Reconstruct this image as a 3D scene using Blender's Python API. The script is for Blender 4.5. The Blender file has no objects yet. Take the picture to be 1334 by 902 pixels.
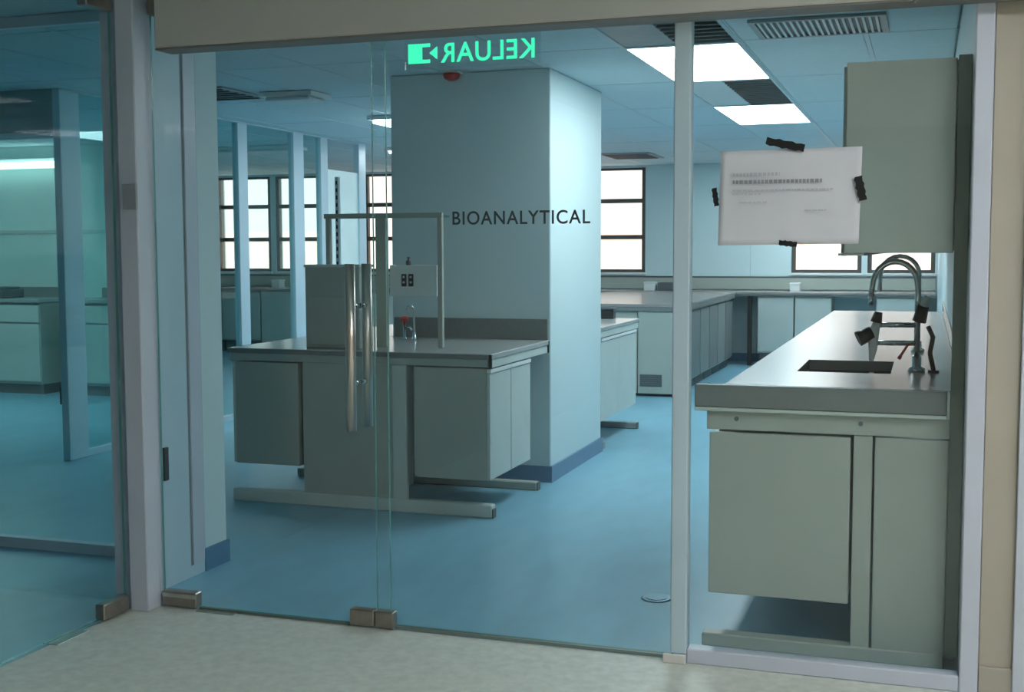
import bpy, bmesh, math, random
from mathutils import Vector, Matrix
random.seed(4)
SC = bpy.context.scene
COL = SC.collection

# ------------------------------------------------------------------ camera
F, PITCH, ROLL, YAW, CAM_H = 1590.1, 0.07876, -0.00316, 0.32688, 1.42
fw = Vector((-math.sin(YAW)*math.cos(PITCH), math.cos(YAW)*math.cos(PITCH), -math.sin(PITCH)))
r0 = Vector((math.cos(YAW), math.sin(YAW), 0)); u0 = r0.cross(fw)
rt = r0*math.cos(ROLL) + u0*math.sin(ROLL); up = -r0*math.sin(ROLL) + u0*math.cos(ROLL)
cd = bpy.data.cameras.new('camera'); cam = bpy.data.objects.new('camera', cd); COL.objects.link(cam)
cam.matrix_world = Matrix(((rt.x, up.x, -fw.x, 0), (rt.y, up.y, -fw.y, 0), (rt.z, up.z, -fw.z, CAM_H), (0, 0, 0, 1)))
cd.sensor_width = 36; cd.sensor_fit = 'HORIZONTAL'; cd.lens = F*36/1334; cd.clip_start = .05; cd.clip_end = 300
SC.camera = cam

# ------------------------------------------------------------------ sky, exposure
w = bpy.data.worlds.new('daylight'); SC.world = w; w.use_nodes = True
bg = w.node_tree.nodes['Background']
bg.inputs['Color'].default_value = (1.0, .88, .81, 1); bg.inputs['Strength'].default_value = 1.05
sun_d = bpy.data.lights.new('sun', 'SUN'); sun_d.energy = 1.6; sun_d.angle = .05; sun_d.color = (1, .93, .85)
sun = bpy.data.objects.new('sun', sun_d); COL.objects.link(sun); sun.rotation_euler = (math.radians(55), 0, math.radians(-12))   # lights the facade outside, from behind the corridor
SC.view_settings.view_transform = 'Standard'; SC.view_settings.look = 'None'
SC.view_settings.gamma = 1; SC.view_settings.use_curve_mapping = False
SC.view_settings.exposure = 0.9
SC.cycles.transparent_max_bounces = 40
SC.cycles.max_bounces = 10
SC.cycles.diffuse_bounces = 5
LAMP_LAB = 8.0       # lit lab troffers
LAMP_ROOM = 1.8       # lit strip lamps on the left
LAMP_HALL = 11.2      # corridor panels

# ------------------------------------------------------------------ materials
MATS = {}
def mat(name, col, rough=.5, metal=0, var=0, scale=6, stretch=(1, 1, 1), bump=0, spec=.5, emit=0):
    if name in MATS: return MATS[name]
    m = bpy.data.materials.new(name); m.use_nodes = True; nt = m.node_tree
    b = nt.nodes['Principled BSDF']
    b.inputs['Base Color'].default_value = (*col, 1); b.inputs['Roughness'].default_value = rough
    b.inputs['Metallic'].default_value = metal; b.inputs['Specular IOR Level'].default_value = spec
    if emit:
        b.inputs['Emission Color'].default_value = (*col, 1); b.inputs['Emission Strength'].default_value = emit
    if var or bump:
        tc = nt.nodes.new('ShaderNodeTexCoord'); mp = nt.nodes.new('ShaderNodeMapping')
        mp.inputs['Scale'].default_value = stretch
        nz = nt.nodes.new('ShaderNodeTexNoise'); nz.inputs['Scale'].default_value = scale; nz.inputs['Detail'].default_value = 5
        nt.links.new(tc.outputs['Object'], mp.inputs[0]); nt.links.new(mp.outputs[0], nz.inputs['Vector'])
        if var:
            rp = nt.nodes.new('ShaderNodeValToRGB'); rp.color_ramp.elements[0].position = .3; rp.color_ramp.elements[1].position = .7
            rp.color_ramp.elements[0].color = (*[c*(1-var) for c in col], 1)
            rp.color_ramp.elements[1].color = (*[min(1, c*(1+var)) for c in col], 1)
            nt.links.new(nz.outputs['Fac'], rp.inputs[0]); nt.links.new(rp.outputs[0], b.inputs['Base Color'])
        if bump:
            bp = nt.nodes.new('ShaderNodeBump'); bp.inputs['Strength'].default_value = bump; bp.inputs['Distance'].default_value = .002
            nt.links.new(nz.outputs['Fac'], bp.inputs['Height']); nt.links.new(bp.outputs[0], b.inputs['Normal'])
    MATS[name] = m
    return m
def glass(name, tint, base=.035, power=5.0):
    m = bpy.data.materials.new(name); m.use_nodes = True; nt = m.node_tree; nt.nodes.clear()
    out = nt.nodes.new('ShaderNodeOutputMaterial'); mx = nt.nodes.new('ShaderNodeMixShader')
    tr = nt.nodes.new('ShaderNodeBsdfTransparent'); tr.inputs[0].default_value = (*tint, 1)
    gl = nt.nodes.new('ShaderNodeBsdfGlossy'); gl.inputs['Roughness'].default_value = 0
    lw = nt.nodes.new('ShaderNodeLayerWeight'); lw.inputs['Blend'].default_value = .5
    pw = nt.nodes.new('ShaderNodeMath'); pw.operation = 'POWER'; pw.inputs[1].default_value = power
    ma = nt.nodes.new('ShaderNodeMath'); ma.operation = 'MULTIPLY_ADD'; ma.inputs[1].default_value = .6; ma.inputs[2].default_value = base
    nt.links.new(lw.outputs['Facing'], pw.inputs[0]); nt.links.new(pw.outputs[0], ma.inputs[0])
    nt.links.new(ma.outputs[0], mx.inputs[0]); nt.links.new(tr.outputs[0], mx.inputs[1]); nt.links.new(gl.outputs[0], mx.inputs[2])
    nt.links.new(mx.outputs[0], out.inputs[0]); MATS[name] = m
    return m
G_FRONT = glass('door_glass', (.955, .985, .985))
G_TINT = glass('tinted_partition_glass', (.80, .95, .95))
G_WIN = glass('window_glass', (.98, .99, .99), .03)
G_ACR = glass('acrylic', (.95, .98, .97), .03)
G_EDGE = mat('glass_edge', (.10, .30, .27), .25)
ALU = mat('white_aluminium', (.56, .61, .70), .38, var=.03, scale=3)
ALU_B = mat('blue_white_aluminium', (.52, .66, .74), .4, var=.03, scale=3)
STEEL = mat('brushed_steel', (.62, .58, .53), .28, 1, var=.06, scale=40, stretch=(1, 1, .05))
PATCH = mat('patch_metal', (.34, .30, .26), .35, .8, var=.12, scale=25)
CHROME = mat('chrome', (.62, .66, .68), .15, 1)
WALL = mat('lab_wall_paint', (.62, .76, .79), .55, var=.02, scale=2, bump=.05)
WALL_MINT = mat('mint_wall_panel', (.62, .80, .76), .5, var=.04, scale=1.5)
CREAM = mat('cream_wall_paint', (.44, .405, .33), .6, var=.03, scale=4, bump=.05)
HEAD = mat('header_paint', (.55, .545, .505), .6, var=.02, scale=3)
HALLC = mat('corridor_ceiling_paint', (.7, .69, .65), .7, var=.02, scale=3)
CEIL = mat('ceiling_tile', (.56, .69, .74), .8, var=.04, scale=30, bump=.1)
TBAR = mat('ceiling_grid', (.50, .62, .68), .5, var=.02, scale=5)
FLOOR = mat('blue_vinyl', (.21, .45, .58), .33, var=.07, scale=9, stretch=(1, .35, 1), spec=.5)
SKIRT = mat('blue_skirting', (.10, .22, .36), .4, var=.05, scale=8)
HALLF = mat('speckled_beige_vinyl', (.66, .69, .63), .5, var=.10, scale=28, bump=.03)
SKIRTC = mat('beige_skirting', (.42, .39, .33), .5, var=.04, scale=8)
CAB = mat('grey_cabinet', (.40, .44, .40), .45, var=.03, scale=5)
CABL = mat('pale_cabinet', (.56, .61, .58), .4, var=.03, scale=5)
CABD = mat('grey_green_panel', (.37, .42, .40), .5, var=.03, scale=5)
TOP = mat('grey_worktop', (.36, .38, .38), .22, var=.10, scale=120, spec=.6)
TOPE = mat('worktop_edge', (.20, .22, .22), .4, var=.08, scale=60)
TOPW = mat('pale_worktop', (.34, .305, .295), .24, var=.05, scale=80, spec=.6)
DARK = mat('dark_plastic', (.02, .022, .024), .4, var=.1, scale=20)
GAP = mat('dark_grey', (.10, .12, .13), .6, var=.05, scale=10)
FRAME = mat('brown_window_frame', (.085, .075, .07), .5, var=.08, scale=10)
WHITE = mat('white_plastic', (.75, .78, .78), .4, var=.02, scale=5)
SOCK = mat('socket_panel', (.74, .80, .80), .45, var=.02, scale=6)
RED = mat('red_plastic', (.55, .05, .04), .4, var=.05, scale=20)
PAPER = mat('paper', (.70, .71, .76), .8, var=.02, scale=10, bump=.15)
INK = mat('ink', (.30, .31, .34), .6, var=.05, scale=50)
INKL = mat('pale_ink', (.52, .53, .57), .6, var=.05, scale=50)
TAPE = mat('black_tape', (.012, .014, .014), .35, var=.2, scale=30)
LETTER = mat('dark_vinyl_letters', (.045, .06, .07), .5, var=.05, scale=50)
GREEN = mat('lit_green_sign', (.05, .85, .45), .5, emit=.62)
LITLAB = mat('lit_diffuser', (.86, .97, 1.0), .5, emit=LAMP_LAB)
LITROOM = mat('lit_tube', (.80, 1.0, .95), .5, emit=LAMP_ROOM)
LITLEFT = mat('lit_left_room_panel', (.80, 1.0, .96), .5, emit=4.6)
LITHALL = mat('lit_corridor_panel', (.98, .985, 1.0), .5, emit=LAMP_HALL)
OFFD = mat('unlit_diffuser', (.62, .68, .70), .5, var=.03, scale=10)
VENT = mat('vent_metal', (.30, .33, .34), .45, var=.05, scale=10)
BLD = mat('pink_render', (.92, .74, .66), .8, var=.06, scale=.6)
BLDW = mat('far_window', (.45, .42, .42), .4, var=.1, scale=2)

# ------------------------------------------------------------------ helpers
WLOC = {}
class MB:
    def __init__(s): s.bm = bmesh.new()
    def box(s, x0, x1, y0, y1, z0, z1, bev=0, mi=0, rot=None):
        res = bmesh.ops.create_cube(s.bm, size=1)
        vs = res['verts']; c = Vector(((x0+x1)/2, (y0+y1)/2, (z0+z1)/2)); d = Vector((abs(x1-x0), abs(y1-y0), abs(z1-z0)))
        fs = list({f for v in vs for f in v.link_faces}); es = list({e for v in vs for e in v.link_edges})
        for v in vs:
            p = Vector((v.co.x*d.x, v.co.y*d.y, v.co.z*d.z))
            v.co = (rot @ p if rot else p) + c
        for f in fs: f.material_index = mi
        if bev: bmesh.ops.bevel(s.bm, geom=es, offset=min(bev, min(d)*.45), segments=1, affect='EDGES')
        return s
    def tube(s, pts, r, n=12, cap=True):
        pts = [Vector(p) for p in pts]; rs = r if isinstance(r, (list, tuple)) else [r]*len(pts)
        rings = []; prev = None
        for i, p in enumerate(pts):
            t = (pts[min(i+1, len(pts)-1)] - pts[max(i-1, 0)]).normalized()
            a = prev if prev is not None else (Vector((0, 0, 1)) if abs(t.z) < .9 else Vector((1, 0, 0)))
            a = (a - t*a.dot(t)).normalized(); prev = a; b = t.cross(a)
            rings.append([s.bm.verts.new(p + (a*math.cos(2*math.pi*k/n) + b*math.sin(2*math.pi*k/n))*rs[i]) for k in range(n)])
        for A, B in zip(rings, rings[1:]):
            for k in range(n):
                f = s.bm.faces.new((A[k], A[(k+1) % n], B[(k+1) % n], B[k])); f.smooth = True
        if cap: s.bm.faces.new(rings[0][::-1]); s.bm.faces.new(rings[-1])
        return s
    def lathe(s, c, prof, n=20):            # profile of (radius, z) about a vertical axis
        c = Vector(c); rings = []
        for r, z in prof:
            rings.append([s.bm.verts.new(c + Vector((r*math.cos(2*math.pi*k/n), r*math.sin(2*math.pi*k/n), z))) for k in range(n)])
        for A, B in zip(rings, rings[1:]):
            for k in range(n):
                f = s.bm.faces.new((A[k], A[(k+1) % n], B[(k+1) % n], B[k])); f.smooth = True
        s.bm.faces.new(rings[0][::-1]); s.bm.faces.new(rings[-1])
        return s
    def build(s, name, m, parent=None, edge=None):
        bm = s.bm; bmesh.ops.recalc_face_normals(bm, faces=bm.faces)
        lo = Vector([min(v.co[i] for v in bm.verts) for i in range(3)]); hi = Vector([max(v.co[i] for v in bm.verts) for i in range(3)])
        c = (lo+hi)/2
        for v in bm.verts: v.co -= c
        me = bpy.data.meshes.new(name); bm.to_mesh(me); bm.free()
        me.materials.append(m)
        if edge: me.materials.append(edge)
        o = bpy.data.objects.new(name, me); COL.objects.link(o)
        if parent:
            o.parent = parent; o.location = c - WLOC[parent]
        else: o.location = c
        WLOC[o] = c
        return o
def box(name, x0, x1, y0, y1, z0, z1, m, parent=None, bev=.002):
    return MB().box(x0, x1, y0, y1, z0, z1, bev).build(name, m, parent)
def tag(o, label=None, cat=None, group=None, kind=None):
    if label: o['label'] = label
    if cat: o['category'] = cat
    if group: o['group'] = group
    if kind: o['kind'] = kind
    return o
def thing(name, loc, label, cat=None, group=None, kind=None):
    o = bpy.data.objects.new(name, None); COL.objects.link(o); o.location = loc; WLOC[o] = Vector(loc)
    o.empty_display_size = .1
    return tag(o, label, cat, group, kind)
def struct(o, label=None): return tag(o, label, kind='structure')
def pane(name, x0, x1, y0, y1, z0, z1, m, parent, edge=True):
    """glass sheet: big faces are glass, thin edges are green"""
    o = MB().box(x0, x1, y0, y1, z0, z1).build(name, m, parent, G_EDGE)
    ax = 0 if abs(x1-x0) < abs(y1-y0) else 1
    if edge:
        for p in o.data.polygons: p.material_index = 0 if abs(p.normal[ax]) > .5 else 1
    return o
def text(name, s, size, m, parent, origin, xdir, thick=.001, spacing=1.0, xs=1.0):
    cu = bpy.data.curves.new(name, 'FONT'); cu.body = s; cu.size = size; cu.space_character = spacing; cu.extrude = thick; cu.offset = size*.012
    t = bpy.data.objects.new(name, cu); COL.objects.link(t)
    bpy.context.view_layer.update()
    me = bpy.data.meshes.new_from_object(t.evaluated_get(bpy.context.evaluated_depsgraph_get()))
    bpy.data.objects.remove(t); bpy.data.curves.remove(cu)
    x0 = min(v.co.x for v in me.vertices)
    for v in me.vertices:
        v.co = Vector(((v.co.x-x0)*xdir*xs, -v.co.z*xdir, v.co.y))
    me.materials.clear(); me.materials.append(m)
    o = bpy.data.objects.new(name, me); COL.objects.link(o)
    o.parent = parent; o.location = Vector(origin) - WLOC[parent]; WLOC[o] = Vector(origin)
    return o

# ------------------------------------------------------------------ room shell
ZC, YB, XR, YP = 2.5, 15.6, .13, 4.10       # lab ceiling, back wall, right wall, glass line
XL = -14.0
f = MB().box(XL, XR+.5, YP, YB, -.1, 0).box(XL, -2.97, 1.2, YP, -.1, 0).build('floor_lab', FLOOR)
struct(f, 'blue vinyl floor of the laboratory')
f = MB().box(-2.97, 4.5, -5, YP, -.1, 0).build('floor_corridor', HALLF); struct(f, 'speckled beige corridor floor')
struct(box('wall_right', XR, XR+.12, YP+.03, YB, 0, 2.75, WALL), 'pale lab wall behind the sink bench')
struct(box('wall_left', XL-.12, XL, 1.2, YB, 0, 2.75, WALL_MINT), 'far left wall')
struct(box('wall_lobby', XL, -2.99, 1.1, 1.2, 0, 2.75, WALL), 'wall closing the side lobby')
struct(box('wall_corridor_left', -3.09, -2.97, -5, 2.92, 0, 2.75, CREAM), 'cream corridor wall on the left')
struct(box('wall_corridor_back', -3.1, 4.6, -5.1, -5, 0, 2.75, CREAM), 'cream corridor wall behind')
struct(box('wall_corridor_end', 4.5, 4.6, -5, YP, 0, 2.75, CREAM), 'cream corridor end wall')
wr = struct(box('wall_corridor_right', .186, 4.5, YP-.02, YP+.12, 0, 2.75, CREAM), 'cream corridor wall beside the glass front')
struct(box('ceiling_corridor', -3.0, 4.6, -5.1, YP, 2.66, 2.75, HALLC), 'corridor ceiling')
struct(box('baseboard_right', .186, 4.5, YP-.032, YP-.02, 0, .092, SKIRTC), 'beige skirting on the corridor wall')
struct(box('trim_1', .285, .36, YP-.045, YP-.0205, .0, 2.15, ALU), 'pale door casing on the cream wall')
# wall above glazing and the dropped header in front of it
struct(box('wall_above_glazing', -3.0, .2, YP-.03, YP+.06, 2.40, 2.75, HEAD), 'wall over the glass doors')
struct(box('wall_header', -2.745, 4.5, 3.955, YP-.032, 2.175, 2.66, HEAD, bev=.004), 'grey dropped header over the glass front')
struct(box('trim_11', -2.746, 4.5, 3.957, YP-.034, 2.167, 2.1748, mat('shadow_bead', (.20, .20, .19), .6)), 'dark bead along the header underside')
struct(box('wall_above_side_door', -3.02, -2.93, 2.9, 3.985, 2.40, 2.75, HEAD), 'wall over the side door')

# back wall with six windows; the piers between them are one wall
WZ0, WZ1 = 1.12, 2.475
WIN = [(-9.82, -8.95), (-8.87, -8.14), (-7.47, -6.2), (-4.75, -3.46), (-1.60, -.755), (-.685, .10)]
mb = MB()
mb.box(XL, XR+.1, YB, YB+.2, 0, WZ0).box(XL, XR+.1, YB, YB+.2, WZ1, 2.75)
edges = [XL] + [e for a in WIN for e in a] + [XR+.1]
for a, b in zip(edges[::2], edges[1::2]): mb.box(a, b, YB, YB+.2, WZ0, WZ1)
struct(mb.build('wall_back', WALL), 'back wall with windows')
for i, (a, b) in enumerate(WIN):
    t = thing('window_%d' % (i+1), ((a+b)/2, YB+.06, WZ0), 'brown framed daylight window with three rows of panes', kind='structure')
    rows = [WZ0, WZ0+.46, WZ0+.93, WZ1]
    m = MB(); y0, y1 = YB+.02, YB+.09
    m.box(a, a+.05, y0, y1, WZ0, WZ1).box(b-.05, b, y0, y1, WZ0, WZ1).box(a+.05, b-.05, y0, y1, WZ0, WZ0+.04).box(a+.05, b-.05, y0, y1, WZ1-.03, WZ1)
    m.build('window_frame', FRAME, t)
    for z in rows[1:3]: box('glazing_bar', a+.05, b-.05, y0+.005, y1-.005, z-.028, z+.028, FRAME, t)
    for z0, z1 in zip(rows, rows[1:]): pane('pane', a+.05, b-.05, YB+.05, YB+.056, z0+.03, z1-.03, G_WIN, t, False)
    box('window_sill', a-.02, b+.02, YB-.03, YB+.02, WZ0-.03, WZ0-.002, WHITE, t)

# column standing in the bench line
CX0, CX1, CY0, CY1 = -3.19, -2.147, 7.06, 8.27
struct(box('wall_column', CX0, CX1, CY0, CY1, 0, ZC, WALL, bev=.006), 'square pale blue column behind the bench')
m = MB(); e = .012
m.box(CX0-e, CX1+e, CY0-e, CY0, 0, .10).box(CX0-e, CX1+e, CY1, CY1+e, 0, .10).box(CX0-e, CX0, CY0, CY1, 0, .10).box(CX1, CX1+e, CY0, CY1, 0, .10)
struct(m.build('baseboard_column', SKIRT), 'dark blue skirting round the column')
struct(box('baseboard_back', -2.9, XR, YB-.012, YB, 0, .10, SKIRT), 'dark blue skirting of the back wall')

# suspended ceiling: tiles, grid, slab
MX, MY, GX, GY = .63, 1.43, -.945, 6.51
ce = struct(box('ceiling', XL, XR+.1, 1.1, YB+.2, ZC+.03, ZC+.12, CEIL), 'suspended tile ceiling of the laboratory')
SKIP = set()
def cell(i, j): return GX+i*MX, GX+(i+1)*MX, GY+j*MY, GY+(j+1)*MY
LIT = [(-1, 0), (-1, 2), (-1, 5)]; GREY = [(-1, 1), (-1, -1)]  # last lit cell is an added, hidden panel that brightens back wall and far floor
for c in LIT+GREY: SKIP.add(c)
tile = None
for i in range(-21, 2):
    for j in range(-2, 7):
        if (i, j) in SKIP: continue
        x0, x1, y0, y1 = cell(i, j)
        x0 = max(x0, XL); x1 = min(x1, XR); y0 = max(y0, YP+.065); y1 = min(y1, YB)
        if x1-x0 < .05 or y1-y0 < .05: continue
        full = abs(x1-x0-MX) < 1e-6 and abs(y1-y0-MY) < 1e-6
        if full and tile is not None:
            o = bpy.data.objects.new('ceiling_tile', tile.data); COL.objects.link(o); o.parent = ce
            o.location = Vector(((x0+x1)/2, (y0+y1)/2, ZC+.009)) - WLOC[ce]
        else:
            o = MB().box(x0+.012, x1-.012, y0+.012, y1-.012, ZC+.002, ZC+.016, .003).build('ceiling_tile', CEIL, ce)
            if full: tile = o
m = MB()
for i in range(-20, 2):
    x = GX+i*MX
    if XL < x < XR: m.box(x-.0115, x+.0115, YP+.065, YB, ZC, ZC+.012)
for j in range(-1, 7):
    y = GY+j*MY
    if YP < y < YB: m.box(XL, XR, y-.0115, y+.0115, ZC+.0005, ZC+.0125)
m.build('ceiling_grid', TBAR, ce)
struct(box('ceiling_lobby', XL, -3.0, 1.2, YP+.06, ZC, ZC+.03, CEIL), 'ceiling of the side lobby')

# ------------------------------------------------------------------ lab ceiling lights and vents
for k, c in enumerate(LIT):
    x0, x1, y0, y1 = cell(*c); y0 = max(y0, YP+.07)
    t = thing('ceiling_light', ((x0+x1)/2, (y0+y1)/2, ZC), ['large lit white ceiling panel nearest the glass front', 'smaller looking lit white ceiling panel farther down the aisle', 'added lit ceiling panel hidden behind the taped notice, brightens the back of the lab'][k], 'light', 'lit ceiling panels')
    fm = MB().box(x0, x0+.02, y0, y1, ZC-.006, ZC+.02).box(x1-.02, x1, y0, y1, ZC-.006, ZC+.02).box(x0+.02, x1-.02, y0, y0+.02, ZC-.006, ZC+.02).box(x0+.02, x1-.02, y1-.02, y1, ZC-.006, ZC+.02)
    fm.build('frame', TBAR, t)
    box('diffuser', x0+.02, x1-.02, y0+.02, y1-.02, ZC-.002, ZC+.01, LITLAB, t, 0)
for k, c in enumerate(GREY):
    x0, x1, y0, y1 = cell(*c)
    t = thing('air_diffuser', ((x0+x1)/2, (y0+y1)/2, ZC), ['grey ceiling air panel between the two lit panels', 'grey ceiling air panel just behind the header'][k], 'vent', 'grey ceiling air panels')
    fm = MB().box(x0, x0+.02, y0, y1, ZC-.006, ZC+.02).box(x1-.02, x1, y0, y1, ZC-.006, ZC+.02).box(x0+.02, x1-.02, y0, y0+.02, ZC-.006, ZC+.02).box(x0+.02, x1-.02, y1-.02, y1, ZC-.006, ZC+.02)
    fm.build('frame', TBAR, t)
    xm = x0+.30
    box('plain_plate', x0+.02, xm, y0+.02, y1-.02, ZC, ZC+.01, OFFD if k == 0 else VENT, t, 0)
    box('backing', xm, x1-.02, y0+.02, y1-.02, ZC+.012, ZC+.018, VENT, t, 0)
    n = 14
    for q in range(n):
        yy = y0+.05+(y1-y0-.1)*q/(n-1)
        MB().box(xm+.005, x1-.022, yy-.02, yy+.02, ZC-.001, ZC+.002, rot=Matrix.Rotation(.5, 3, 'X')).build('louvre', VENT, t)
# return grille near the wall cabinet
t = thing('return_grille', (-.515, 6.2, ZC), 'long louvred air grille in the ceiling near the sink bench', 'vent')
m = MB(); gx0, gx1, gy0, gy1 = -.83, -.20, 5.93, 6.42
m.box(gx0, gx1, gy0, gy0+.03, ZC-.014, ZC).box(gx0, gx1, gy1-.03, gy1, ZC-.014, ZC).box(gx0, gx0+.03, gy0+.03, gy1-.03, ZC-.014, ZC).box(gx1-.03, gx1, gy0+.03, gy1-.03, ZC-.014, ZC)
m.build('frame', VENT, t)
box('backing', gx0+.03, gx1-.03, gy0+.03, gy1-.03, ZC-.003, ZC, DARK, t, 0)
for q in range(19):
    x = gx0+.045+(gx1-gx0-.09)*q/18
    box('louvre', x-.006, x+.006, gy0+.03, gy1-.03, ZC-.013, ZC-.004, OFFD, t, 0)
# two short lit battens left of the column, unlit battens and a dark vent in the left part
def batten(name, x0, x1, y0, y1, lab, lit, z=ZC, grp=None):
    z -= .003; t = thing(name, ((x0+x1)/2, (y0+y1)/2, z), lab, 'light', grp)
    box('housing', x0, x1, y0, y1, z-.03, z, WHITE, t)
    box('diffuser', x0+.03, x1-.03, y0+.03, y1-.03, z-.055, z-.03, (LITLEFT if x0 < -7 else LITLAB) if lit else OFFD, t, .01)
batten('batten_light', -4.30, -3.67, 9.05, 10.45, 'lit ceiling panel peeping out left of the column, upper one', True, grp='lit panels behind the column')
batten('batten_light', -5.45, -4.82, 11.9, 13.3, 'lit ceiling panel peeping out left of the column, lower one', True, grp='lit panels behind the column')
batten('batten_light', -4.35, -3.95, 7.45, 7.75, 'unlit pale ceiling batten above the island bench', False)
batten('batten_light', -7.9, -6.2, 11.2, 11.6, 'unlit pale ceiling batten in front of the left windows', False)
batten('batten_light', -7.9, -7.3, 7.4, 8.8, 'lit ceiling panel of the left room behind the bulkhead, right one', True, grp='left room panels')
batten('batten_light', -9.9, -9.3, 7.4, 8.8, 'lit ceiling panel of the left room behind the bulkhead, left one', True, grp='left room panels')
t = thing('air_diffuser', (-4.68, 7.4, ZC), 'dark square air vent in the ceiling beside the white pier', 'vent')
box('frame', -4.95, -4.42, 7.1, 7.7, ZC-.012, ZC, VENT, t)
for q in range(6): box('louvre', -4.92, -4.45, 7.14+q*.095, 7.17+q*.095, ZC-.02, ZC-.0125, GAP, t, 0)
t = thing('air_diffuser', (-3.2, 14.0, ZC), 'dark air vent in the ceiling before the middle window', 'vent')
box('frame', -3.55, -2.95, 13.5, 14.3, ZC-.012, ZC, VENT, t)
for q in range(6): box('louvre', -3.5, -3.0, 13.56+q*.12, 13.6+q*.12, ZC-.02, ZC-.0125, GAP, t, 0)
# corridor lamps
HALL = [(-.85, 2.35, 'before the glass doors'), (.75, 2.35, 'before the cream wall'), (2.4, 2.35, 'at the right end of the front row'),
        (1.3, .2, 'nearer one of the pair behind the front row'), (2.6, .2, 'right one of the pair behind the front row'), (1.3, -2.4, 'left one of the rear pair'), (2.6, -2.4, 'right one of the rear pair')]
for x, y, wh in HALL:
    t = thing('corridor_light', (x, y, 2.66), 'square lit corridor ceiling panel, ' + wh, 'light', 'corridor ceiling panels')
    box('frame', x-.34, x+.34, y-.34, y+.34, 2.64, 2.66, WHITE, t)
    box('diffuser', x-.3, x+.3, y-.3, y+.3, 2.634, 2.64, LITHALL, t, 0)

# ------------------------------------------------------------------ glass front
ZD = 2.385
t = thing('trim_2', (-2.915, 4.05, 0), 'white aluminium corner post between the two glass doors', kind='structure')
MB().box(-2.955, -2.872, 4.0, 4.125, 0, 2.40, .004).build('post', ALU, t)
box('stop_bead', -3.045, -2.956, 4.03, 4.06, 0, 2.40, ALU, t)
box('strike_box', -2.93, -2.868, 3.985, 3.999, 1.58, 1.675, VENT, t)
struct(MB().box(-.808, -.752, YP-.03, YP+.03, .03, 2.40, .004).build('trim_3', ALU_B), 'pale mullion between the glass panes')
# door leaf with pull handles
d = thing('door_1', (-2.87, YP, 0), 'frameless glass door with long steel pull handles', kind='structure')
pane('pane', -2.862, -1.872, YP-.006, YP+.006, .012, ZD, G_FRONT, d)
def patch(name, x0, x1, y0, y1, z0, z1, parent):
    o = MB().box(x0, x1, y0, y1, z0, z1, .004).build(name, PATCH, parent)
    return o
p = patch('patch_fitting', -2.862, -2.705, YP-.022, YP+.022, .008, .068, d)
box('cover_strip', -2.86, -2.707, YP-.024, YP-.0225, .045, .06, STEEL, p, 0)
patch('patch_fitting', -2.862, -2.705, YP-.022, YP+.022, ZD-.06, ZD+.002, d)
patch('patch_lock', -2.035, -1.935, YP-.022, YP+.022, .008, .07, d)
for yy, s in ((YP-.07, -1), (YP+.07, 1)):
    h = MB().tube([(-1.99, yy, .755), (-1.99, yy, 1.37)], .019, 16).build('pull_handle', STEEL, d)
    for z in (.93, 1.215):
        MB().tube([(-1.99, YP+s*.0065, z), (-1.99, yy-s*.012, z)], .010, 10).build('standoff', CHROME, h)
# fixed pane with lettering
w1 = thing('window_7', (-1.35, YP, 0), 'fixed frameless glass pane with dark lettering', kind='structure')
pane('pane', -1.935, -.808, YP+.012, YP+.024, .012, ZD, G_FRONT, w1)
patch('patch_keeper', -1.930, -1.856, YP-.022, YP+.022, .008, .07, w1)
box('floor_channel', -1.86, -.812, YP+.004, YP+.032, .0, .012, mat('channel', (.25, .30, .28), .4, .5), w1, 0)
box('door_seal', -2.70, -2.04, YP-.008, YP+.008, .001, .011, mat('seal', (.12, .16, .15), .6), d, 0)
tx = text('lettering', 'BIOANALYTICAL', .067, LETTER, w1, (-1.618, YP+.0105, 1.511), 1, .0006, 1.12)
sx = .512/(max(v.co.x for v in tx.data.vertices)); 
for v in tx.data.vertices: v.co.x *= sx
# framed fixed pane on the right
w2 = thing('window_8', (-.3, YP, 0), 'fixed glass pane in a white frame before the sink bench', kind='structure')
pane('pane', -.752, .128, YP-.006, YP+.006, .05, ZD, G_FRONT, w2, False)
box('frame_upright', .128, .184, YP-.035, YP+.035, 0, 2.40, ALU, w2, .004)
box('frame_rail', -.752, .128, YP-.03, YP+.03, .0, .052, ALU, w2, .004)
box('frame_foot', -.83, -.752, YP-.045, YP-.030, 0, .03, HALLC, w2)
# floor springs
for k, (x0, x1, y0, y1) in enumerate([(-2.70, -2.53, YP-.035, YP+.035), (-3.005, -2.935, 3.55, 3.72)]):
    o = MB().box(x0, x1, y0, y1, 0, .004, .001).build('floor_spring', mat('spring_cover', (.40, .44, .40), .35, .7, var=.05, scale=20))
    tag(o, ['flat metal floor spring cover right of the corner post', 'flat metal floor spring cover left of the corner post'][k], 'hardware', 'floor springs')
# side door on the left, in the plane x = -2.97
d2 = thing('door_2', (-2.97, 3.98, 0), 'frameless glass side door on the left', kind='structure')
pane('pane', -2.976, -2.964, 2.93, 3.99, .012, ZD, G_FRONT, d2)
patch('patch_fitting', -2.992, -2.948, 3.83, 3.985, .008, .068, d2)
patch('patch_fitting', -2.992, -2.948, 3.83, 3.985, ZD-.06, ZD+.002, d2)

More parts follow.
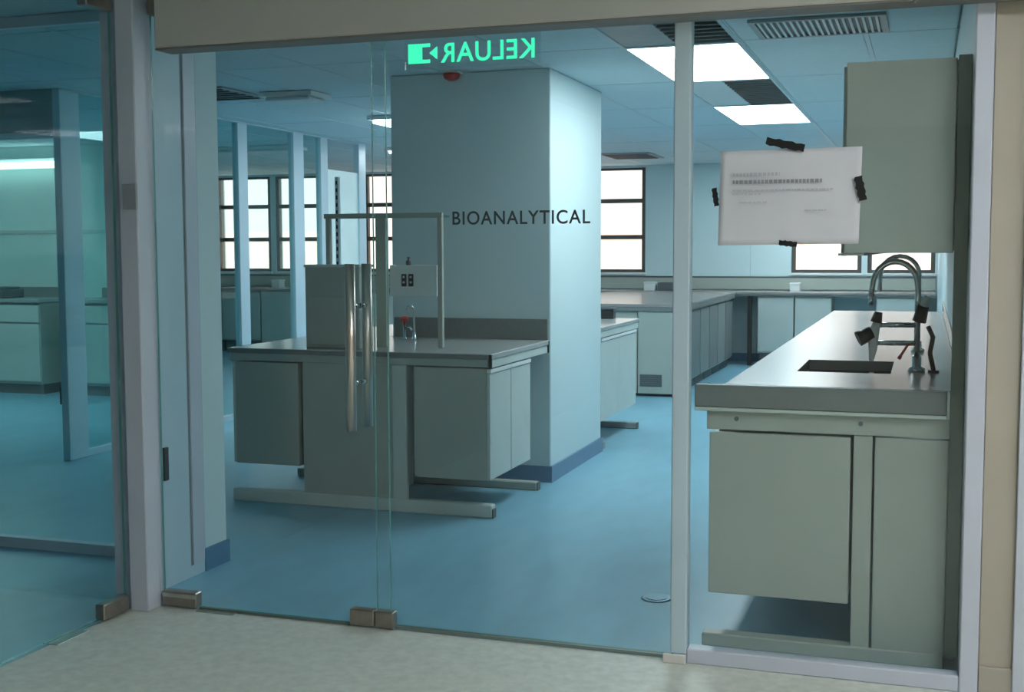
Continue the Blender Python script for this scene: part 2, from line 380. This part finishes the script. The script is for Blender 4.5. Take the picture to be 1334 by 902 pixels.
# ------------------------------------------------------------------ inner glazed partitions on the left
pt = thing('wall_side_screen', (-3.03, 4.4, 0), 'narrow glazed screen from corner post to white pier', kind='structure')
pane('pane', -3.036, -3.024, 4.166, 4.299, .05, ZC-.03, G_TINT, pt, False)
MB().box(-3.055, -3.005, 4.13, 4.165, 0, ZC).box(-3.055, -3.005, 4.30, 4.50, .05, ZC-.04).box(-3.055, -3.005, 4.165, 4.608, 0, .05).box(-3.055, -3.005, 4.165, 4.608, ZC-.04, ZC).build('frame', ALU_B, pt)
box('seal', -3.05, -3.01, 4.501, 4.52, .05, ZC-.04, VENT, pt, 0)
box('stile', -3.055, -3.002, 4.521, 4.608, .05, ZC-.04, ALU, pt)
box('lock', -3.004, -2.99, 4.305, 4.335, .46, .60, DARK, pt)
struct(box('wall_pier', -3.10, -3.012, 4.621, 4.80, 0, ZC, WALL, bev=.004), 'slim white pier inside the doors')
m = MB().box(-3.012, -3.0, 4.609, 4.806, 0, .10).box(-3.055, -3.012, 4.609, 4.6205, 0, .10)
struct(m.build('baseboard_pier', SKIRT), 'blue skirting on the pier')
pt = thing('wall_lobby_screen', (-5.0, 4.72, 0), 'glazed screen with a white floor rail beside the pier', kind='structure')
pane('pane', -8.0, -3.10, 4.714, 4.726, .05, ZC-.03, G_TINT, pt, False)
box('floor_rail', -8.0, -3.10, 4.695, 4.745, 0, .05, ALU, pt)
box('head_rail', -8.0, -3.10, 4.695, 4.745, ZC-.05, ZC, ALU_B, pt)
pt = thing('wall_glazed_partition', (-5.5, 9.0, 0), 'long glazed partition with slim blue posts', kind='structure')
PY = [(6.80, 7.0), (7.98, 8.08), (9.02, 9.17), (9.97, 10.16), (10.50, 10.64), (11.32, 11.48)]
for k, (a, b) in enumerate(PY): box('post', -5.53, -5.47, a, b, 0, 2.488, ALU_B, pt, .004)
for k, ((a0, a), (b, b1)) in enumerate(zip(PY, PY[1:])):
    if k < 4: pane('pane', -5.505, -5.495, a, b, .05, 2.488, G_TINT, pt, False)
    else: box('solid_panel', -5.515, -5.485, a, b, .9, 2.2, mat('cyan_panel', (.80, .93, .93), .4, var=.03, scale=3), pt)
    box('floor_rail', -5.525, -5.475, a, b, 0, .05, ALU_B, pt)
box('head_rail', -5.53, -5.47, 6.80, 11.48, 2.488, ZC, CEIL, pt)
box('lock', -5.56, -5.531, 6.82, 6.85, .38, .5, DARK, pt)
bm_ = struct(box('wall_bulkhead', -10.5, -5.54, 6.82, 6.98, 2.19, ZC, mat('bulkhead', (.22, .30, .31), .6, var=.03, scale=3)), 'dark bulkhead beam over the left room')
struct(box('trim_4', -10.5, -5.54, 6.80, 6.819, 2.19, 2.215, ALU_B), 'pale bead along the bulkhead')
# mint wall and benches of the left room
struct(box('wall_mint', -13.9, -7.0, 10.5, 10.6, 0, ZC, WALL_MINT), 'mint wall of the left room')
mr = struct(box('trim_5', -13.9, -7.0, 10.48, 10.5, 1.60, 1.64, mat('rail_mint', (.45, .58, .56), .5)), 'rail along the mint wall')
t = thing('wall_lamp', (-9.0, 10.35, 2.25), 'bright tube lamp high on the mint wall at far left', 'light')
box('housing', -10.3, -8.28, 10.40, 10.48, 2.30, 2.37, WHITE, t)
MB().tube([(-10.28, 10.36, 2.30), (-8.30, 10.36, 2.30)], .035, 12).build('tube', LITROOM, t)
def bench_run(name, x0, x1, y0, y1, h, lab, ncab, facing=-1, upst=0):
    t = thing(name, ((x0+x1)/2, (y0+y1)/2, 0), lab, 'bench')
    box('worktop', x0, x1, y0, y1, h-.035, h, TOP, t)
    if upst: box('upstand', x0, x1, y1-.03, y1, h, h+upst, TOPE, t)
    wd = (x1-x0)/ncab
    for k in range(ncab):
        a, b = x0+k*wd+.02, x0+(k+1)*wd-.02
        c = box('cabinet', a, b, y0+.05, y1-.02, .10, h-.04, CAB, t)
        dr = box('door', a+.01, b-.01, y0+.03, y0+.049, .13, h-.25, CABL, c)
        dw = box('drawer', a+.01, b-.01, y0+.03, y0+.049, h-.23, h-.06, CABL, c)
        box('plinth', a+.02, b-.02, y0+.09, y1-.05, 0, .10, GAP, t)
    return t
bench_run('wall_bench', -10.2, -8.25, 9.85, 10.47, .95, 'grey wall bench under the lamp at far left', 3, upst=.1)
b2 = bench_run('wall_bench', -7.95, -7.05, 9.9, 10.47, .95, 'short dark wall bench just left of the corner post', 1, upst=.1)
o = MB().box(-9.05, -8.75, 9.95, 10.25, .95, 1.04, .01).box(-9.02, -8.78, 9.97, 10.23, 1.04, 1.06, .01).build('instrument', GAP)
tag(o, 'small dark instrument on the far left wall bench', 'instrument')

# ------------------------------------------------------------------ island bench round the column
IX0, IX1, IY0, IH = -3.735, -2.150, 6.0, .873
isl = thing('island_bench', ((IX0+IX1)/2, 7.7, 0), 'grey double sided island bench built round the column', 'bench')
def worktop(x0, x1, y0, y1, h, parent, m=TOP):
    o = box('worktop', x0, x1, y0, y1, h-.028, h, m, parent, .003)
    return o
worktop(IX0, IX1, IY0, 7.04, IH, isl); worktop(IX0, CX0-.016, 7.0405, 8.29, IH, isl); worktop(IX0, IX1, 8.29, 9.5, IH, isl)
for x in (IX0+.012, IX1-.012): 
    for (y0, y1) in ((IY0+.02, 7.03), (8.3, 9.48)): box('apron', x-.012, x+.006, y0, y1, IH-.075, IH-.029, CABL, isl)
box('apron', IX0+.02, IX1-.02, IY0+.004, IY0+.018, IH-.07, IH-.029, CABD, isl)
box('edge_cap', IX1-.014, IX1+.003, IY0-.003, IY0+.012, IH-.075, IH-.002, DARK, isl)
box('edge_cap', IX1-.014, IX1+.003, 7.025, 7.043, IH-.075, IH-.002, DARK, isl)
box('edge_strip', IX0, IX1-.02, IY0-.004, IY0-.001, IH-.027, IH-.004, TOPE, isl)
# end seen from the doors: hung cabinet, full panel, hung cabinet
box('end_panel', -3.268, -2.640, 6.012, 6.035, .0, IH-.071, CAB, isl)
box('end_stile', -2.72, -2.642, 6.004, 6.0115, .0, IH-.071, CABL, isl)
def hung(x0, x1, y0, y1, z0, z1, side, parent, nd=2):
    c = box('cabinet', x0, x1, y0, y1, z0, z1, CAB, parent)
    xs = x1 if side > 0 else x0
    wd = (y1-y0)/nd
    for k in range(nd):
        a, b = y0+k*wd+.004, y0+(k+1)*wd-.004
        xa, xb = (xs+.001, xs+.019) if side > 0 else (xs-.019, xs-.001)
        box('door', xa, xb, a, b, z0+.003, z1-.03, CABL, c)
        box('pull_lip', xa, xb+.006*side if side > 0 else xb, a, b, z1-.026, z1-.004, WHITE, c)
    return c
hung(-2.60, -2.185, 6.02, 6.72, .195, .795, 1, isl); hung(-3.70, -3.30, 6.02, 6.72, .215, .795, -1, isl)
hung(-2.60, -2.185, 8.35, 9.45, .195, .795, 1, isl); hung(-3.70, -3.30, 7.3, 9.45, .215, .795, -1, isl, 4)
box('back_panel', -2.95, -2.93, 6.07, 6.77, 0, .80, CABD, isl); box('back_panel', -2.95, -2.93, 8.43, 9.39, 0, .80, CABD, isl)  # extended down to the floor to block light and darken the under-cabinet gap
box('foot', IX0+.02, IX1, 5.995, 6.06, 0.0, .07, CABL, isl, .006)
for y in (6.78, 8.36, 9.40):
    box('foot', -2.94, IX1+.0, y, y+.06, .0, .05, CAB if y < 7 else VENT, isl, .006)
    box('foot', IX0, -2.96, y, y+.06, .0, .05, CAB if y < 7 else VENT, isl, .006)
    box('leg', -2.99, -2.955, y, y+.06, .05, .83, CABL, isl); box('leg', -2.925, -2.89, y, y+.06, .05, .83, CABL, isl)
for y in (5.995, 6.78, 9.40): box('foot_cap', IX1+.001, IX1+.008, y+.003, y+.055, .0, .05, GAP, isl)
struct(box('trim_8', CX0+.02, CX1-.012, 7.035, 7.059, IH+.001, 1.0, TOPE), 'dark grey splashback strip across the column')
# reagent rack on the island
rk = thing('reagent_rack', (-2.93, 6.65, IH), 'grey steel reagent rack with socket panel on the island bench', 'rack')
for x, y, zt in ((-3.255, 6.33, 1.60), (-2.565, 6.33, 1.60)):
    box('upright', x-.014, x+.014, y-.014, y+.014, IH, zt, CAB, rk)
box('centre_post', -2.953, -2.89, 6.31, 6.35, IH, 1.60, CAB, rk)
su = box('slotted_upright', -3.228, -3.206, 6.36, 6.385, IH, 1.84, ALU_B, rk)
for k in range(22):
    z = IH+.04+k*.042
    box('slot', -3.222, -3.212, 6.3575, 6.3598, z, z+.022, DARK, su, 0)
box('top_rail', -3.28, -2.55, 6.317, 6.343, 1.60, 1.628, CAB, rk)
box('shelf', -3.27, -2.56, 6.345, 6.455, 1.602, 1.615, glass('shelf_glass', (.75, .88, .87), .04), rk, 0)
sp = box('socket_panel', -2.889, -2.60, 6.36, 6.40, 1.16, 1.335, SOCK, rk)
for x in (-2.80, -2.757):
    s_ = box('socket', x-.015, x+.015, 6.353, 6.3595, 1.215, 1.285, DARK, sp)
    for z in (1.232, 1.262): box('switch', x-.006, x+.006, 6.351, 6.3528, z, z+.012, OFFD, s_, 0)
# grey service box left of the rack centre
sb = thing('service_box', (-3.1, 6.2, IH), 'plain grey service box standing on the island worktop', 'cabinet')
MB().box(-3.30, -2.965, 6.12, 6.29, IH, 1.325, .004).build('body', CABD, sb)
box('front_panel', -3.275, -2.99, 6.113, 6.1195, IH+.02, 1.16, CAB, sb)
box('lid', -3.305, -2.96, 6.115, 6.295, 1.325, 1.34, CABL, sb)
# small red-handled tap and black bottle
t = thing('gas_tap', (-3.03, 6.88, IH), 'small bench tap with a red knob under the socket panel', 'tap')
MB().lathe((-3.03, 6.88, IH), [(.022, 0), (.022, .01), (.010, .015), (.010, .11)]).build('stem', CHROME, t)
MB().lathe((-3.03, 6.88, IH+.11), [(.012, 0), (.026, .006), (.026, .026), (.012, .032)]).build('knob', RED, t)
MB().tube([(-3.03, 6.88, IH+.07), (-2.98, 6.85, IH+.075), (-2.965, 6.84, IH+.06)], .007).build('nozzle', CHROME, t)
t = thing('small_tap', (-2.93, 6.80, IH), 'thin upright chrome tap beside the red knob tap', 'tap')
MB().tube([(-2.93, 6.80, IH), (-2.93, 6.80, 1.06), (-2.94, 6.79, 1.08), (-2.96, 6.78, 1.08), (-2.97, 6.775, 1.06)], .007).build('spout', CHROME, t)
MB().lathe((-2.93, 6.80, IH), [(.02, 0), (.02, .012), (.012, .02), (.012, .05)]).build('base', CHROME, t)
t = thing('dark_bottle', (-2.78, 6.378, 1.335), 'tiny dark bottle on top of the socket panel', 'bottle')
MB().lathe((-2.78, 6.378, 1.335), [(.014, 0), (.015, .004), (.015, .022), (.006, .03), (.006, .036)]).build('body', DARK, t)
MB().lathe((-2.78, 6.378, 1.371), [(.008, 0), (.008, .01)]).build('cap', GAP, t)
t = thing('floor_box', (-2.38, 9.42, IH), 'small black box on the far end of the island bench', 'box')
t.name = 'black_box'
box('body', -2.43, -2.33, 9.36, 9.45, IH, .945, DARK, t, .004); box('lid', -2.435, -2.325, 9.355, 9.455, .945, .96, GAP, t, .003)

# ------------------------------------------------------------------ peninsula bench at the back
PX0, PX1, P0 = -3.735, -2.19, 11.5
pn = thing('peninsula_bench', ((PX0+PX1)/2, 13.2, 0), 'grey peninsula bench behind the column reaching the back bench', 'bench')
worktop(PX0, PX1, P0, 14.93, .895, pn, TOPW)
box('apron', PX0+.01, PX1-.01, P0+.004, P0+.02, .825, .866, TOPE, pn)
box('apron', PX1-.018, PX1-.004, P0+.02, 14.9, .825, .866, TOPE, pn)
box('end_panel', -2.62, PX1-.03, P0+.02, P0+.045, .03, .824, CAB, pn)
box('end_panel', PX0+.03, -2.63, P0+.03, P0+.055, .03, .824, CAB, pn)
gr = box('vent_grille', -2.62+.02, -2.385, P0+.013, P0+.0195, .10, .215, GAP, pn)
for q in range(5): box('louvre', -2.59, -2.395, P0+.009, P0+.0128, .112+q*.02, .120+q*.02, mat('grille_slat', (.14, .16, .16), .5), gr, 0)
for k in range(6):
    a = P0+.08+k*.56; 
    c = box('cabinet', -2.75, PX1-.05, a, a+.53, .10, .82, CABD, pn)
    box('door', PX1-.049, PX1-.03, a+.005, a+.525, .12, .80, mat('dark_door', (.20, .22, .215), .45, var=.04, scale=5) if k % 2 else mat('dark_door_grey', (.25, .275, .265), .45, var=.04, scale=5), c)
    box('plinth', -2.75, PX1-.09, a, a+.53, 0, .10, GAP, pn)
# ------------------------------------------------------------------ back bench with trunking
bk = thing('back_bench', (-2.5, 15.25, 0), 'long pale bench along the back wall under the windows', 'bench')
worktop(-10.3, XR-.02, 14.95, YB-.03, .90, bk, TOPW)
box('apron', -10.3, XR-.02, 14.96, 14.98, .85, .871, TOPE, bk)
tk = thing('trim_9', (-4, YB, .93), 'grey service trunking along the back wall', kind='structure')
box('trunking', -10.3, XR-.02, YB-.028, YB-.002, .91, 1.055, CAB, tk, .004)
box('trunking_cap', -10.3, XR-.02, YB-.029, YB-.002, 1.056, 1.075, GAP, tk)
box('leg', -2.05, -2.0, 14.98, 15.03, 0, .87, DARK, bk)
for a, b in ((-1.93, -1.50), (-1.49, -1.06), (-.55, -.05), (-3.6, -3.0), (-8.2, -7.6), (-9.4, -8.8), (-9.98, -9.42), (-7.2, -6.6), (-6.3, -5.7), (-5.0, -4.4)):
    c = box('cabinet', a, b, 15.0, 15.5, .16, .85, CAB, bk)
    box('door', a+.006, b-.006, 14.982, 14.999, .18, .83, CABL, c)
    box('plinth', a+.01, b-.01, 15.06, 15.5, 0, .16, GAP, bk)
box('modesty_panel', -8.78, -8.22, 15.0, 15.02, .1, .85, CABL, bk)
for k, (x, wd) in enumerate([(-3.30, .14), (-1.505, .12), (-8.62, .12)]):
    t = thing('white_box', (x, 15.2, .9), ['small white box on the back bench below the middle window', 'small white box on the back bench below the taped notice', 'small white box on the back bench below the left windows'][k], 'box', 'white boxes on the back bench')
    box('body', x-wd/2, x+wd/2, 15.12, 15.28, .9, .985, WHITE, t, .006); box('lid', x-wd/2-.004, x+wd/2+.004, 15.116, 15.284, .985, 1.01, WHITE, t, .004)
t = thing('dark_tray', (-3.08, 15.25, .9), 'low dark tray on the back bench beside the white box', 'tray')
box('base', -3.2, -2.95, 15.15, 15.4, .9, .915, GAP, t); 
for (a, b, c_, d_) in ((-3.2, -2.95, 15.15, 15.165), (-3.2, -2.95, 15.385, 15.4), (-3.2, -3.185, 15.165, 15.385), (-2.965, -2.95, 15.165, 15.385)): box('rim', a, b, c_, d_, .915, 1.0, GAP, t)
struct(box('trim_6', -2.106, -2.100, YB-.006, YB, 1.08, 2.47, mat('joint', (.45, .58, .62), .5)), 'panel joint on the back wall')

# ------------------------------------------------------------------ sink bench on the right
sk = thing('sink_bench', (-.3, 7.0, 0), 'long pale sink bench along the right wall with dark front fascia', 'bench')
SX0, SX1, S0, S1, SH = -.665, .118, 4.30, 9.70, .945
KX0, KX1, KY0, KY1 = -.468, -.120, 4.83, 5.36          # basin opening
m = MB().box(SX0, KX0, S0, S1, SH-.04, SH).box(KX1, SX1, S0, S1, SH-.04, SH).box(KX0, KX1, S0, KY0, SH-.04, SH).box(KX0, KX1, KY1, S1, SH-.04, SH)
m.build('worktop', TOPW, sk)
ba = MB().box(KX0, KX1, KY0, KY1, SH-.22, SH-.21).box(KX0-.008, KX0, KY0, KY1, SH-.22, SH-.041).box(KX1, KX1+.008, KY0, KY1, SH-.22, SH-.041).box(KX0, KX1, KY0-.008, KY0, SH-.22, SH-.041).box(KX0, KX1, KY1, KY1+.008, SH-.22, SH-.041).build('basin', mat('dark_basin', (.10, .11, .115), .35, var=.1, scale=30), sk)
MB().lathe((-.3, 5.1, SH-.21), [(.03, 0), (.03, .004), (.012, .005), (.012, .002)]).build('drain', CHROME, ba)
box('fascia', -.765, .075, 4.262, 4.298, .866, .945, mat('fascia_grey', (.19, .21, .21), .42, var=.05, scale=40), sk, .003)
box('fascia_trim', -.765, .075, 4.258, 4.296, .853, .865, CABL, sk); box('fascia_trim', .076, .0845, 4.258, 4.298, .853, .945, CABL, sk)
ap = box('apron', -.725, .115, 4.285, 4.305, .785, .852, CAB, sk)
for x in (-.62, -.20):
    MB().tube([(x, 4.2848, .825), (x, 4.280, .825)], .008, 10).build('screw', GAP, ap)
box('end_panel', -.715, -.232, 4.285, 4.31, .195, .775, CAB, sk, .003)
box('end_stile', -.222, -.160, 4.290, 4.312, .03, .784, CAB, sk)
box('end_panel', -.152, .085, 4.284, 4.31, .04, .780, CAB, sk, .003)
box('end_stile', .088, .118, 4.290, 4.312, .03, .784, CABD, sk)
box('foot', -.735, .083, 4.278, 4.34, .0, .048, CAB, sk, .004)
for k in range(5):
    a = 4.34+k*1.06
    c = box('cabinet', -.69, -.235, a, a+1.03, .20, .80, CAB, sk)
    for q in range(2):
        dd = box('door', -.709, -.691, a+.004+q*.515, a+.511+q*.515, .205, .77, CABL, c)
    box('foot', -.70, -.1, a+.99, a+1.04, 0, .045, CABL, sk)
box('service_back', -.22, -.20, 4.36, 9.65, .05, .90, CABD, sk)
struct(box('trim_10', .119, .1295, 4.30, 9.7, SH+.002, 1.02, TOPW), 'pale splashback strip on the right wall')
# wall cabinet above
wc = thing('wall_cabinet', (-.08, 6.3, 1.41), 'grey green cabinet hung on the right wall above the sink', 'cabinet')
box('body', -.258, .128, 4.30, 8.6, 1.412, 2.035, CAB, wc, .003)
box('end_panel', -.265, .082, 4.283, 4.2995, 1.405, 2.04, CAB, wc, .002)
for k in range(7):
    a = 4.31+k*.613
    dd = box('door', -.277, -.259, a, a+.605, 1.395, 2.03, CABL, wc)
box('under_rail', -.285, -.20, 4.29, 8.6, 1.396, 1.4045, CABD, wc, 0)

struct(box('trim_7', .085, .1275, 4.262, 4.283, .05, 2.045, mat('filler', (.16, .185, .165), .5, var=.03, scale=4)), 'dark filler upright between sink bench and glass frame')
# three way lab tap
tp = thing('laboratory_tap', (-.028, 4.95, SH), 'chrome gooseneck laboratory tap with black handles over the sink', 'tap')
cxp, cyp = -.028, 4.95
MB().lathe((cxp, cyp, SH), [(.032, 0), (.032, .012), (.018, .02), (.018, .06)]).build('base', CHROME, tp)
pts = [(cxp, cyp, SH+.02), (cxp, cyp, 1.27)]
for k in range(1, 13):
    a = math.pi*k/12
    pts.append((cxp-.085+.085*math.cos(a), cyp, 1.27+.10*math.sin(a)))
pts += [(cxp-.172, cyp, 1.24)]
MB().tube(pts, .0115, 12).build('gooseneck', CHROME, tp)
MB().tube([(cxp-.172, cyp, 1.245), (cxp-.174, cyp, 1.20)], [.013, .008], 12).build('nozzle', CHROME, tp)
for z, xe in ((1.125, -.175), (1.055, -.19)):
    br = MB().tube([(cxp, cyp, z), (xe, cyp-.02, z)], .010, 10).build('branch', CHROME, tp)
vb = MB().tube([(-.175, cyp-.02, 1.14), (-.19, cyp-.025, 1.09), (-.19, cyp-.025, 1.03), (-.195, cyp-.025, .985)], [.014, .022, .016, .008], 14).build('valve_body', WHITE, tp)
MB().tube([(-.195, cyp-.03, 1.095), (-.245, cyp-.045, 1.07)], [.026, .030], 8).build('handle', DARK, vb)
MB().tube([(-.180, cyp-.02, 1.135), (-.172, cyp-.02, 1.175)], [.022, .016], 8).build('handle', DARK, vb)
MB().tube([(cxp+.006, cyp-.03, 1.14), (cxp+.02, cyp-.035, 1.20)], [.026, .022], 8).build('handle', DARK, tp)
MB().tube([(cxp+.022, cyp-.035, 1.20), (cxp+.035, cyp-.04, 1.235), (cxp+.045, cyp-.04, 1.225)], [.014, .012, .010], 8).build('side_nozzle', WHITE, tp)
# second gooseneck further down
t2 = thing('gooseneck_tap', (-.03, 5.9, SH), 'second slimmer gooseneck tap behind the black handled tap', 'tap')
pts = [(-.03, 5.9, SH), (-.03, 5.9, 1.30)]
for k in range(1, 11):
    a = math.pi*k/10
    pts.append((-.03-.085+.085*math.cos(a), 5.9-.02*k/10, 1.30+.085*math.sin(a)))
pts.append((-.202, 5.88, 1.22))
MB().tube(pts, .0105, 10).build('gooseneck', CHROME, t2)
MB().lathe((-.03, 5.9, SH), [(.03, 0), (.03, .012), (.017, .02), (.017, .05)]).build('base', CHROME, t2)
o = MB().tube([(.035, 4.93, SH+.008), (.02, 4.93, 1.02), (.03, 4.935, 1.08), (.012, 4.95, 1.12)], .009, 10).tube([(.035, 4.93, SH), (.035, 4.93, SH+.009)], .02, 12).build('rubber_hose', mat('dark_hose', (.09, .07, .06), .5, var=.1, scale=30))
tag(o, 'short dark hose hanging beside the tap column', 'hose')
o = MB().tube([(-.085, 4.88, 1.012), (-.062, 4.90, 1.05)], .005, 8).tube([(-.085, 4.88, 1.012), (-.092, 4.874, 1.0)], .007, 8).tube([(-.062, 4.90, 1.05), (-.04, 4.935, 1.052)], .003, 8).build('red_tag', RED)
tag(o, 'small red tag hanging from the tap', 'tag')

# ------------------------------------------------------------------ notice taped on the right pane
nt_ = thing('paper_notice', (-.43, YP-.008, 1.44), 'white landscape paper notice held by black tape on the glass', 'notice')
bm = bmesh.new(); NX, NZ = 24, 16; x0, x1, z0, z1 = -.660, -.208, 1.432, 1.742
vg = []
for layer in (0, 1):
    g = []
    for j in range(NZ+1):
        row = []
        for i in range(NX+1):
            u, v = i/NX, j/NZ
            fold = .004*max(0, 1-abs(u-.5)*9)
            y = YP-.0095-.004*math.sin(u*7+v*3)*math.sin(v*5+1)*.5-fold-.002
            row.append(bm.verts.new((x0+(x1-x0)*u + .006*v, y-(.0006 if layer else 0), z0+(z1-z0)*v+.004*u)))
        g.append(row)
    vg.append(g)
for L, g in enumerate(vg):
    for j in range(NZ):
        for i in range(NX):
            q = (g[j][i], g[j][i+1], g[j+1][i+1], g[j+1][i]); fc = bm.faces.new(q if L else q[::-1]); fc.smooth = True
A, B = vg
for i in range(NX):
    bm.faces.new((A[0][i], A[0][i+1], B[0][i+1], B[0][i])); bm.faces.new((B[NZ][i], B[NZ][i+1], A[NZ][i+1], A[NZ][i]))
for j in range(NZ):
    bm.faces.new((B[j][0], B[j+1][0], A[j+1][0], A[j][0])); bm.faces.new((A[j][NX], A[j+1][NX], B[j+1][NX], B[j][NX]))
mm = MB(); mm.bm.free(); mm.bm = bm; sheet = mm.build('sheet', PAPER, nt_)
# blurred print, too small to read: rows of short strokes
yt = YP-.0205
def printline(z, xa, xb, h, m, wmin, wmax, gap):
    q = MB(); x = xa
    while x < xb:
        wd = random.uniform(wmin, wmax); q.box(x, min(x+wd, xb), yt, yt+.0006, z-h/2, z+h/2); x += wd+gap
    q.build('print_line', m, sheet)
printline(1.664, -.612, -.46, .011, INKL, .006, .012, .004); printline(1.640, -.612, -.325, .012, INK, .006, .012, .004)
printline(1.612, -.612, -.29, .005, INKL, .004, .02, .003); printline(1.600, -.612, -.52, .004, INKL, .004, .02, .003)
printline(1.573, -.592, -.50, .005, INKL, .01, .03, .003); printline(1.545, -.38, -.31, .004, INKL, .01, .03, .003)
def tape(cx, cz, L, H, ang):
    q = bmesh.new(); n = 9; vs = []
    for s in (-1, 1):
        for i in range(n+1):
            t_ = i/n*2-1
            vs.append((t_*L/2, s*H/2*(1+.18*math.sin(i*2.3+s))*(1-.12*abs(t_))))
    R = Matrix.Rotation(ang, 2)
    lay = []
    for y in (yt-.002, yt-.004):
        lay.append([q.verts.new(((R @ Vector(p)).x+cx, y, (R @ Vector(p)).y+cz)) for p in vs])
    a, b = lay
    for i in range(n):
        q.faces.new((b[i], b[i+1], b[n+2+i], b[n+1+i])); q.faces.new((a[n+1+i], a[n+2+i], a[i+1], a[i]))
        q.faces.new((a[i], a[i+1], b[i+1], b[i])); q.faces.new((b[n+1+i], b[n+2+i], a[n+2+i], a[n+1+i]))
    q.faces.new((a[n+1], a[0], b[0], b[n+1])); q.faces.new((a[n], a[2*n+1], b[2*n+1], b[n]))
    k = MB(); k.bm.free(); k.bm = q; k.build('tape', TAPE, nt_)
tape(-.443, 1.758, .125, .026, -.22); tape(-.668, 1.592, .060, .018, -1.42); tape(-.205, 1.612, .078, .027, -1.35); tape(-.430, 1.437, .058, .018, -.12)

# ------------------------------------------------------------------ hanging exit sign, read from inside the lab
es = thing('exit_sign', (-1.69, 4.5, 2.3), 'green lit KELUAR exit sign hanging inside, seen reversed', 'sign')
box('plate', -1.97, -1.41, 4.505, 4.511, 2.13, 2.30, G_ACR, es, 0)
kt = text('lettering', 'KELUAR', .105, GREEN, es, (-1.432, 4.503, 2.152), -1, .0012, 1.08)
sx = .385/abs(min(v.co.x for v in kt.data.vertices))
for v in kt.data.vertices: v.co.x *= sx
m = MB().box(-1.955, -1.895, 4.5018, 4.504, 2.152, 2.228).box(-1.895, -1.862, 4.5018, 4.504, 2.152, 2.166).box(-1.895, -1.862, 4.5018, 4.504, 2.214, 2.228)
m.build('pictogram', GREEN, es)
tri = MB()
va = [(-1.865, 2.19), (-1.832, 2.215), (-1.832, 2.165)]
A_ = [tri.bm.verts.new((x, 4.504, z)) for x, z in va]; B_ = [tri.bm.verts.new((x, 4.5018, z)) for x, z in va]
tri.bm.faces.new(A_); tri.bm.faces.new(B_[::-1])
for i in range(3): tri.bm.faces.new((A_[i], A_[(i+1) % 3], B_[(i+1) % 3], B_[i]))
tri.build('arrow', GREEN, es)
box('lamp_housing', -1.98, -1.40, 4.48, 4.54, 2.30, 2.36, WHITE, es, .006)
for x in (-1.9, -1.48): MB().tube([(x, 4.51, 2.36), (x, 4.51, ZC)], .006, 8).build('rod', CHROME, es)
# red beacon where the column meets the ceiling
rb = thing('alarm_beacon', (-2.76, 7.0, 2.48), 'small red alarm beacon high on the column', 'alarm')
MB().lathe((-2.755, 7.0, 2.445), [(.02, 0), (.044, .012), (.052, .03), (.052, .042)]).build('dome', RED, rb)
box('base', -2.81, -2.70, 6.96, 7.055, 2.488, 2.4995, WHITE, rb)
# round floor cap
t = thing('floor_outlet', (-1.013, 4.81, 0), 'round metal cap set in the blue floor near the mullion', 'floor cap')
MB().lathe((-1.013, 4.81, 0), [(.062, 0), (.062, .003), (.055, .005)]).build('ring', mat('cap_metal', (.20, .33, .40), .35, .6), t)
MB().lathe((-1.013, 4.81, .005), [(.045, 0), (.045, .002)]).build('lid', mat('cap_lid', (.16, .30, .38), .4, .4), t)

# ------------------------------------------------------------------ pale building outside
bd = thing('building', (-6, 48, -14), 'pale pink building seen blurred through the windows', 'building')
box('wall', -40, 22, 46, 56, -14, 1.9, BLD, bd, 0); box('parapet', -40.2, 22.2, 45.8, 56, 1.9, 2.2, BLD, bd, 0)
for k in range(14): box('window', -38+k*4.3, -36+k*4.3, 45.9, 46.0, -1.4, .6, BLDW, bd, 0)
